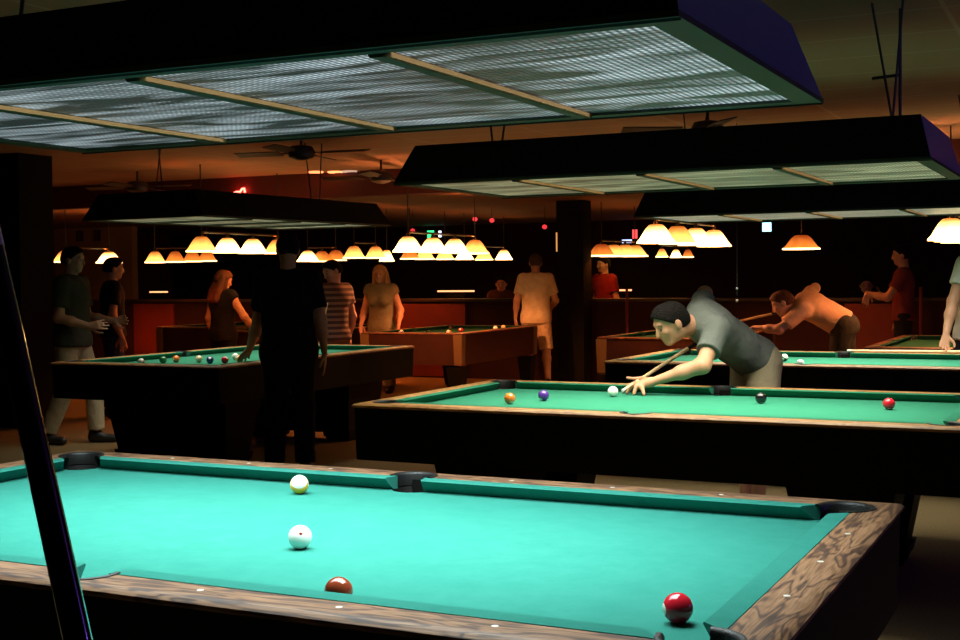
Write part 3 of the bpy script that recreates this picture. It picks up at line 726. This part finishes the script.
cue('cue stick of the man in the peach shirt pointing left', (-1.38, 8.62, .92), (-.60, 9.60, 1.12), group='pool cues')
# --- right edge player, arm on the table
J = stand((1.02, 7.86), math.radians(150), 1.78)
J.update(sR=np.array((.93, 7.80, 1.47)), eR=np.array((.855, 7.72, 1.19)), wR=np.array((.818, 7.60, .935)), fR=U_((-.1, -.5, -1)), pR=U_((.2, -.8, .1)))
person('person at the right edge in white shirt resting a hand on a long pale cue', (1.02, 7.86), J, SK, cloth('white_tee', (.72, .70, .62)), cloth('dark_jeans', (.02, .022, .035)), SHOE, HB, sleeve=.55, handkw=dict(curl=.45), hem=.05)
cue('long pale cue stick lying along the far rail of the third table', (.10, 7.497, .812), (1.42, 7.520, .817), ra=.009, rb=.014, lightlen=.93)
# --- the man seen from behind in tan shirt and plaid shorts
J = stand((-4.68, 12.42), math.radians(24), 1.72, eR=(.26, .03, 1.13), wR=(.20, .22, 1.02), eL=(-.25, -.06, 1.13), wL=(-.27, -.02, .90), aR=(.15, -.14, .085), kR=(.13, -.04, .5))
person('man seen from behind in tan short sleeved shirt and khaki shorts', (-4.68, 12.42), J, SK2, cloth('tan_shirt', (.82, .66, .42), (.70, .54, .33), 14), cloth('khaki_shorts', (.60, .44, .27), (.40, .28, .17), 22), SHOE, HG, bulk=1.12, leg='short', sleeve=.7, hem=.10)
# --- left man striding
J = stand((-6.16, 5.72), math.radians(-75), 1.72, aL=(-.10, .16, .10), kL=(-.10, .14, .50), aR=(.10, -.20, .10), kR=(.10, -.02, .50), eL=(-.23, .02, 1.12), wL=(-.20, .30, 1.08), fL=(0, 1, .1), eR=(.23, .0, 1.12), wR=(.20, .27, 1.05), fR=(0, 1, .1))
person('man walking at left in loose khaki trousers behind the end of the left table', (-6.16, 5.72), J, SK2, cloth('dim_olive_shirt', (.055, .055, .04)), cloth('khaki_trousers', (.46, .37, .23)), SHOE, HB, sleeve=.7, hem=.06, bulk=1.15)
# --- dark silhouette
bx, by = -3.34, 4.90
J = stand((bx, by), math.radians(28), 1.74, F=(-.25, 1, -.3))
J.update(eL=np.array((-3.62, 4.93, 1.12)), wL=np.array((-3.80, 5.06, .895)), fL=U_((-.75, .45, -.55)), pL=U_((0, .1, -1)))
person('dark silhouetted person standing with back turned and one hand on the left table', (bx, by), J, SK2, DK, cloth('black_trousers', (.007, .007, .009)), SHOE, HB, bulk=1.2, sleeve=.7, hem=.16, hairstyle='short', handkw=dict(curl=.12))
# --- women behind
J = stand((-7.24, 9.25), math.radians(-10), 1.52, F=(.3, 1, -.4), eR=(.30, .10, 1.14), wR=(.34, .26, .95))
person('person with reddish hair in a black top beside the far red railed table', (-7.24, 9.25), J, SK, DK, DK, SHOE, HR, sleeve=.12, hairstyle='long', hem=.1, fem=True)
J = stand((-5.09, 8.25), math.radians(70), 1.60, F=(.2, 1, -.3), eL=(-.2, .10, 1.12), wL=(-.12, .30, 1.0))
J.update(F=U_((-.3, -.6, -.3)))
person('dim person in a striped shirt holding a cue left of the smiling woman', (-5.09, 8.25), J, SK3, stripes('striped_shirt', (.07, .03, .025), (.25, .15, .11), .055), cloth('brown_shorts', (.16, .09, .05)), SHOE, HB, sleeve=.5, hem=.05, fem=True)
cue('cue stick standing slanted beside the person in the striped shirt', (-4.95, 7.92, 1.18), (-5.18, 7.80, .02), lightlen=.6)
J = stand((-6.14, 10.98), math.radians(188), 1.58, F=(-.1, 1, -.05), eL=(-.27, -.03, 1.13), wL=(-.30, .12, .93), eR=(.25, .0, 1.12), wR=(.22, .20, .94))
person('smiling woman with long blonde hair in an olive dress', (-6.14, 10.98), J, SK, cloth('olive_dress', (.20, .17, .10)), cloth('olive_skirt', (.20, .17, .10)), SHOE, mat('blonde_hair', (.45, .22, .08), .5), sleeve=.2, hairstyle='long', hem=.12, fem=True)
# --- people past the half wall
J = stand((-4.44, 14.3), math.radians(150), 1.70); person('person in a dark red shirt past the half wall beside the pillar', (-4.44, 14.3), J, SK2, cloth('red_shirt', (.16, .012, .01)), DK, SHOE, HB, h=.011)
J = stand((-.14, 12.4), math.radians(100), 1.74, eL=(-.25, .18, 1.15), wL=(-.2, .40, 1.2)); person('dim person in dark red standing behind the right edge table', (-.14, 12.4), J, SK2, cloth('maroon_shirt', (.16, .03, .03)), DK, SHOE, HB, h=.011)
J = stand((-6.0, 14.2), math.radians(200), 1.42); person('small distant person past the half wall left of the man in tan', (-6.0, 14.2), J, SK3, cloth('brown_shirt', (.12, .04, .03)), DK, SHOE, HB, h=.011)
J = stand((-.82, 14.1), math.radians(190), 1.36, eL=(-.28, .1, 1.2), wL=(-.20, .25, 1.42), fL=(0, .2, 1)); person('distant person past the half wall behind the man in the peach shirt', (-.82, 14.1), J, SK3, DK, DK, SHOE, HB, h=.011)
J = stand((-7.31, 7.5), math.radians(-40), 1.66); person('dim person in blue jeans standing behind the walking man', (-7.31, 7.5), J, SK2, DK, cloth('blue_jeans', (.03, .05, .12)), SHOE, HB, h=.011)
# the photographer-side cue crossing the left edge
a0, b0 = V((1.191+.0, -2.051, 1.435)), V((1.266, -2.052, 1.158)); d0 = (b0-a0).normalized()
end = a0+d0*((a0.z-.004)/-d0.z)
cue('dark glossy cue stick standing upright close to the camera at the left edge', a0-d0*.02, end, ra=.0085, rb=.0145, lightlen=.5, mats=M['cue_dark'])
# ------------------------------------------------------------------ pendant lamps
CEIL_UP, CEIL_LOW = 2.65, 2.42
sh_me = {}
def shade_mesh(R_, rt, hh):
    k = (R_, rt, hh)
    if k not in sh_me:
        sh_me[k] = lathe_me('shade', [(rt*.8, hh), (rt, hh*.97), (rt+(R_-rt)*.28, hh*.76), (rt+(R_-rt)*.52, hh*.48), (rt+(R_-rt)*.76, hh*.19), (R_, 0), (R_-.004, .002), (rt+(R_-rt)*.73, hh*.19), (rt+(R_-rt)*.49, hh*.47), (rt+(R_-rt)*.25, hh*.74), (rt-.004, hh-.008)], 24)
    return sh_me[k]
def rim_mesh(R_):
    k = ('rim', R_)
    if k not in sh_me:
        bm = bmesh.new(); n = 24; a_ = [bm.verts.new((R_*math.cos(2*math.pi*i/n), R_*math.sin(2*math.pi*i/n), .004)) for i in range(n)]; b_ = [bm.verts.new((v.co.x*1.015, v.co.y*1.015, -.012)) for v in a_]
        for i in range(n): bm.faces.new((a_[i], a_[(i+1) % n], b_[(i+1) % n], b_[i]))
        sh_me[k] = bmesh_to('rim', bm, True)
    return sh_me[k]
def bar_lamp(label, pts, R_, kinds, ceil, energy, group='shaded lamps over the far tables', hh=.15, light=None, col=(1, .21, .035)):
    pts = [V(p)+V((0, 0, .018)) for p in pts]; c = sum(pts, V())/len(pts)
    t = thing('pendant_lamp', label, 'lamp', c, 0, group)
    if len(pts) > 1:
        tube('bar', [pts[0]-c+V((0, 0, hh+.05)), pts[-1]-c+V((0, 0, hh+.05))], .012, M['fan'], t, 8)
    ends = (pts[0], pts[-1]) if len(pts) > 1 else (pts[0],)
    for p in ends: tube('hanging_rod', [V((p.x, p.y, p.z+hh+.02))-c, V((p.x, p.y, ceil))-c], .007, M['wire'], t, 6)
    for i, (p, k) in enumerate(zip(pts, kinds)):
        s = link('lamp_shade', shade_mesh(R_, R_*.36, hh), M['shade_'+k], t, p-c)
        link('rim', rim_mesh(R_), M['rim'], s, (0, 0, 0))
        if len(pts) > 1: tube('cap', [p-c+V((0, 0, hh-.01)), p-c+V((0, 0, hh+.05))], [R_*.2, .012], M['fan'], t, 8)
        if i in (light if light is not None else (0, len(pts)-1)):
            ld = bpy.data.lights.new('bulb', 'POINT'); ld.energy = energy*5.4; ld.color = col; ld.shadow_soft_size = .03
            lo = bpy.data.objects.new('bulb', ld); COL.objects.link(lo); lo.parent = t; lo.location = p-c+V((0, 0, hh*.5))
    return t
bar_lamp('four glowing shades in a row above the far table left of the silhouette', [(-6.78, 8.3, 1.71), (-6.78, 8.75, 1.705), (-6.78, 9.22, 1.705), (-6.78, 9.71, 1.71)], .165, ['mid', 'hot', 'hot', 'mid'], CEIL_UP, 6)
bar_lamp('row of four white hot shades over the mahogany table left of the man in tan', [(-4.75, 9.19, 1.685), (-4.75, 9.75, 1.685), (-4.75, 10.28, 1.685), (-4.75, 10.80, 1.685)], .165, ['hot', 'hot', 'hot', 'mid'], CEIL_UP-.29, 28, col=(1, .30, .09))
bar_lamp('brightest row of four shades above the bending man in grey', [(-1.93, 8.97, 1.715), (-1.93, 9.66, 1.72), (-1.93, 10.29, 1.72), (-1.93, 10.98, 1.72)], .185, ['hot', 'mid', 'hot', 'hot'], CEIL_UP-.29, 20, hh=.165, col=(1, .36, .13))
bar_lamp('large bright shade cut by the right edge of the picture', [(.73, 8.77, 1.68), (.73, 9.25, 1.68), (.73, 9.75, 1.68)], .185, ['hot']*3, CEIL_UP, 15, hh=.17, col=(1, .36, .13))
bar_lamp('small far row of four dim orange shades at left beside the dark hood', [(-10.5, 11.95, 1.67), (-10.5, 12.40, 1.68), (-10.5, 12.80, 1.69), (-10.5, 13.15, 1.70)], .15, ['mid', 'dim', 'dim', 'dim'], CEIL_LOW, 3)
bar_lamp('pair of bright shades at far left beside the walking man\'s head', [(-11.2, 10.9, 1.68), (-11.05, 11.6, 1.67)], .185, ['mid', 'hot'], CEIL_LOW, 9, hh=.15)
bar_lamp('single shade partly hidden between the pillar and the walking man', [(-11.75, 10.8, 1.66)], .16, ['mid'], CEIL_LOW, 0, light=[])
bar_lamp('cluster of three orange shades just right of the silhouette\'s head', [(-9.0, 13.67, 1.68), (-9.0, 14.06, 1.68), (-9.0, 14.46, 1.70)], .17, ['hot', 'dim', 'dim'], CEIL_LOW, 3)
bar_lamp('two small yellow shades above the smiling woman', [(-7.2, 12.08, 1.685), (-7.2, 12.65, 1.69)], .15, ['mid', 'mid'], CEIL_LOW, 4, hh=.15)
bar_lamp('smallest lone shade between the yellow pair and the white hot row', [(-7.4, 13.3, 1.655)], .11, ['hot'], CEIL_LOW, 0, light=[], hh=.15)
bar_lamp('three small far shades seen under the left end of the white hot row', [(-7.0, 13.27, 1.68), (-7.0, 13.72, 1.68), (-7.0, 14.35, 1.685)], .14, ['dim', 'mid', 'mid'], CEIL_LOW, 3)
bar_lamp('three small far shades ending left of the tan shirted man\'s head', [(-7.0, 15.0, 1.69), (-7.0, 15.70, 1.69), (-7.0, 16.45, 1.70)], .145, ['hot', 'mid', 'hot'], CEIL_LOW, 3, hh=.15)
bar_lamp('row of four orange shades above the person in the red shirt', [(-4.2, 13.55, 1.68), (-4.2, 14.02, 1.68), (-4.2, 14.50, 1.69), (-4.2, 14.92, 1.69)], .19, ['dim', 'mid', 'mid', 'mid'], CEIL_LOW, 3, hh=.15)
bar_lamp('three tiny far bulbs and shades under the brightest row', [(-3.9, 15.25, 1.68), (-3.9, 15.93, 1.68), (-3.9, 16.55, 1.69)], .09, ['mid', 'hot', 'dim'], CEIL_LOW, 1.5, hh=.11)
bar_lamp('lone wide orange shade above the man in the peach shirt', [(-1.2, 12.0, 1.69)], .21, ['dim'], CEIL_LOW, 3, hh=.15)
# ------------------------------------------------------------------ ceiling fans
def fan(label, x, y, zc, rod, a0, n=4):
    t = thing('ceiling_fan', label, 'ceiling fan', (x, y, zc), 0, 'ceiling fans')
    tube('rod', [(0, 0, 0), (0, 0, -rod)], .012, M['fan'], t, 8)
    link('motor', lathe_me('motor', [(.02, -rod+.01), (.10, -rod-.005), (.125, -rod-.05), (.11, -rod-.10), (.04, -rod-.125), (.001, -rod-.127)], 20), M['fan'], t)
    for k in range(n):
        a = a0+2*math.pi*k/n
        bm = bmesh.new(); a_box(bm, (.20, -.062, -.004), (.64, .062, .004)); a_box(bm, (.09, -.015, -.006), (.22, .015, .002))
        o = link('blade', bmesh_to('blade', bm), M['fan'], t, (0, 0, -rod-.06)); o.rotation_euler = (.2, 0, a)
    return t
fan('dark ceiling fan under the orange ceiling right of the left hood light', -4.55, 6.9, 2.65, .05, .15)
fan('ceiling fan whose motor shows just above the second hood light', -.75, 6.6, 2.65, .10, .5)
fan('small dim ceiling fan above the left hood light', -7.9, 8.6, 2.65, .12, .2)
fan('dim fan between the left fan and the second hood light', -4.9, 8.9, 2.65, .12, .25)
# ------------------------------------------------------------------ recessed lights, neon, signs, screens
for i, (x, y) in enumerate(((-6.25, 9.72), (-6.06, 9.84), (-5.88, 9.86))):
    t = link('recessed_light', lathe_me('recessed_light', [(.001, -.006), (.07, -.008), (.085, -.012), (.09, .004)], 20), emis('recessed_glow_%d' % i, ((1, .30, .10), (1, .35, .12), (.8, .5, .35))[i], (2.2, 2.2, .8)[i]), None, (x, y, 2.646))
    tag(t, ('left of three small glowing ceiling spots', 'middle of three small glowing ceiling spots', 'dimmest and rightmost of three small glowing ceiling spots')[i], 'ceiling light', 'recessed ceiling spots')
NEON = emis('red_neon', (1, .06, .04), 16.)
t = tube('neon_sign', [(-7.52, 9.86, 2.455), (-7.47, 9.86, 2.47), (-7.42, 9.86, 2.47), (-7.39, 9.86, 2.505), (-7.36, 9.86, 2.51), (-7.35, 9.86, 2.46)], .013, NEON, None, 8)
tag(t, 'small glowing red neon squiggle high on the ceiling drop', 'neon sign')
def glow(name, x, y, z, sx, sz, col, s, label, cat, framed=False):
    t = thing(name, label, cat, (x, y, z))
    box('case', (-sx-.02, 0, -sz-.02), (sx+.02, .04, sz+.02), M['black'], t)
    box('glowing_face', (-sx, -.012, -sz), (sx, .001, sz), emis('glow_'+name+str(round(x*10)), col, s), t)
    return t
# far back wall fittings
def wall_y(px_x, z, y=18.96): return px_x, y, z
glow('green_sign', -9.70, 18.95, 2.26, .07, .07, (.05, 1, .30), 1.6, 'small round green glowing sign above the white hot shades', 'sign')
glow('white_sign', -9.50, 18.95, 2.26, .028, .06, (.8, .85, 1), 2.5, 'tiny white lit sign next to the green one', 'sign')
glow('television_sign', -3.24, 18.95, 2.226, .075, .075, (.45, .85, 1), 2.6, 'small cyan white screen glowing under the third hood light', 'television')
glow('beer_sign', -5.59, 18.95, 2.164, .045, .08, (1, .08, .08), 1.6, 'small red and blue lit sign left of the brightest lamp row', 'sign')
glow('blue_sign', -5.74, 18.95, 2.04, .09, .03, (.5, .6, 1), 2., 'small bluish white lit strip under the red sign', 'sign')
for i, (x, z, s) in enumerate(((-6.27, 2.26, 1.4), (-6.0, 2.235, 1.2), (-7.3, 2.12, .8), (-5.18, 2.12, 1.0))):
    o = link('hanging_light', lathe_me('hanging_light', [(.001, -.035), (.03, -.02), (.035, 0), (.03, .02), (.001, .035)], 12), emis('red_dot_%d' % i, (1, .05, .06), s), None, (x, 13.9, z))
    tag(o, ('tiny red light nearest the left end of the second hood light', 'tiny red light just right of the leftmost one', 'faint red light above the white hot lamp row', 'tiny red light high above the man in tan')[i], 'light', 'tiny red lights at the back')
    tube('wire', [(0, 0, .03), (0, 0, CEIL_LOW-z)], .004, M['wire'], o, 5)
# bar ledge; glowing strips stand in for lamp reflections on it
for x0, x1, y, z, lab in ((-7.25, -6.65, 14.6, 1.218, 'painted orange reflection on the far counter right of the smiling woman'), (-4.42, -4.15, 14.6, 1.219, 'short painted orange reflection right of the person in red'), (-12.85, -12.5, 14.6, 1.23, 'painted orange reflection at far left behind the half wall')):
    t = thing('counter_reflection', lab, 'light', ((x0+x1)/2, y, 0), 0, 'painted reflections on the far counter'); hw = (x1-x0)/2
    box('strip', (-hw, -.03, z-.015), (hw, .03, z+.008), emis('reflection_glow', (1, .38, .16), 2.2), t)
    box('stand', (-hw*.5, -.02, 0), (hw*.5, .02, z-.015), M['black'], t)
t = thing('bar_counter', 'long dark bar counter behind the half wall', 'counter', (-5, 15.0, 0))
box('counter_body', (-9, -.2, 0), (6, .3, .95), M['darkwood'], t); box('counter_top', (-9.05, -.3, .95), (6.05, .4, 1.0), M['darkwood'], t)
# half wall with ledge, red panels
struct('wall_partition', (-13.2, 13.35, 0), (6.5, 13.5, 1.08), M['wall_dark'])
struct('trim_3', (-13.25, 13.28, 1.08), (6.5, 13.56, 1.12), M['darkwood'])
for i, (x0, x1) in enumerate(((-12.1, -11.3), (-7.6, -6.15), (-.95, -.30))):
    o = box('panel', (x0, 13.30, .02), (x1, 13.349, 1.05), M['redpanel'])
    tag(o, ('red wall panel at far left above the dim table', 'red wall panel behind the mahogany table', 'red wall panel right of the man in the peach shirt')[i], 'wall panel', 'red panels on the half wall')
# pillars
struct('wall_pillar', (-8.03, 6.4, 0), (-7.45, 6.84, 2.65), M['pillar'])
struct('wall_column', (-4.62, 12.98, 0), (-4.24, 13.27, 2.42), M['pillar'])
t = tube('pillar_glint', [(-4.61, 12.965, 2.0), (-4.61, 12.965, 1.75)], .010, emis('amber_glint', (1, .45, .12), .8), None, 8); tag(t, 'thin amber glint on the edge of the dark pillar', 'light')  # glowing tube stands in for the glint on the shiny pillar edge
# posters on the left back wall
wall_f = mat('cream_notice', (.62, .36, .20), .8, noise=(3, (.50, .27, .14)))
struct('wall_alcove', (-16, 15.6, 0), (-14.12, 15.75, 2.42), mat('tan_alcove_wall', (.55, .30, .16), .8, noise=(2, (.42, .22, .12))))
for i, (x, z) in enumerate(((-15.35, 2.27), (-14.93, 2.27))):
    t = thing('picture', ('left of two small dark framed pictures on the tan wall at left', 'right of two small dark framed pictures on the tan wall at left')[i], 'picture', (x, 15.58, z), 0, 'framed pictures')
    box('frame', (-.07, -.02, -.10), (.07, .015, .10), M['fan'], t); box('print', (-.05, -.024, -.08), (.05, -.019, .08), mat('print_%d' % i, (.22, .08, .04), .5, noise=(8, (.10, .05, .03))), t)
# hanging fixture parts at the right: antenna-like hook on the wire of the second hood, bead chain
t = thing('pull_chain', 'thin bead chain hanging between the two bending men', 'chain', (-.80, 7.62, 1.2))
tube('cord', [(0, 0, .04), (0, 0, 1.45)], .003, M['wire'], t, 6)
for z in (0, .10): link('bead', lathe_me('bead', [(.001, -.014), (.012, -.008), (.014, 0), (.012, .008), (.001, .014)], 10), M['chrome'], t, (0, 0, z))
t = thing('mounting_bracket', 'dark ceiling bracket with a side arm rising above the second hood light', 'bracket', (1.03, 3.6, 0))
tube('rod', [(0, 0, 2.65), (0, 0, 2.08)], .008, M['wire'], t, 6); tube('arm', [(0, 0, 2.34), (-.13, .02, 2.335)], .008, M['wire'], t, 6)
for x, y, lab in ((-3.72, 13.2, 'thin upright pole against the half wall behind the bending man in grey'), (-.05, 13.2, 'thin red lit pole against the half wall near the right edge')):
    t = tube('pole', [(x, y, 0), (x, y, 1.25)], .02, M['redpanel'], None, 8); tag(t, lab, 'pole', 'poles by the half wall')
# a violet neon tube on the right hand wall, seen only by what it tints
t = thing('neon_wall_sconce', 'violet neon tube fixed along the right hand wall', 'neon light', (6.93, 3.0, 2.0))
tube('glass_tube', [(0, -.8, 0), (0, .8, 0)], .014, emis('violet_neon', (.28, .12, 1), 12), t, 10)
for y in (-.7, .7): box('bracket', (-.01, y-.015, -.03), (.07, y+.015, .0), M['fan'], t)
ld = bpy.data.lights.new('tube_glow', 'POINT'); ld.energy = 70; ld.color = (.26, .10, 1); ld.shadow_soft_size = .12
lo = bpy.data.objects.new('tube_glow', ld); COL.objects.link(lo); lo.parent = t; lo.location = (-.20, 0, 0)

# ------------------------------------------------------------------ camera
cam = bpy.data.cameras.new('camera'); co = bpy.data.objects.new('camera', cam); COL.objects.link(co)
yaw, pit, rol = -.4538, .0324, -.0099
F = V((math.cos(pit)*math.sin(yaw), math.cos(pit)*math.cos(yaw), -math.sin(pit)))
r_ = V((math.cos(yaw), -math.sin(yaw), 0)); u_ = r_.cross(F)
c_, s_ = math.cos(rol), math.sin(rol)
rx, ux = r_*c_+u_*s_, u_*c_-r_*s_
mw = Matrix((( rx.x, ux.x, -F.x, 1.8955), (rx.y, ux.y, -F.y, -2.7099), (rx.z, ux.z, -F.z, 1.402), (0, 0, 0, 1)))
co.matrix_world = mw
cam.sensor_width = 36; cam.lens = 1278.78/960*36; cam.clip_start = .05; cam.clip_end = 100
SC.camera = co
w = bpy.data.worlds.new('world'); SC.world = w; w.use_nodes = True
w.node_tree.nodes['Background'].inputs[0].default_value = (.05, .03, .02, 1); w.node_tree.nodes['Background'].inputs[1].default_value = .0
SC.view_settings.view_transform = 'Standard'; SC.view_settings.look = 'None'; SC.view_settings.gamma = 1; SC.view_settings.use_curve_mapping = False
SC.view_settings.exposure = 0
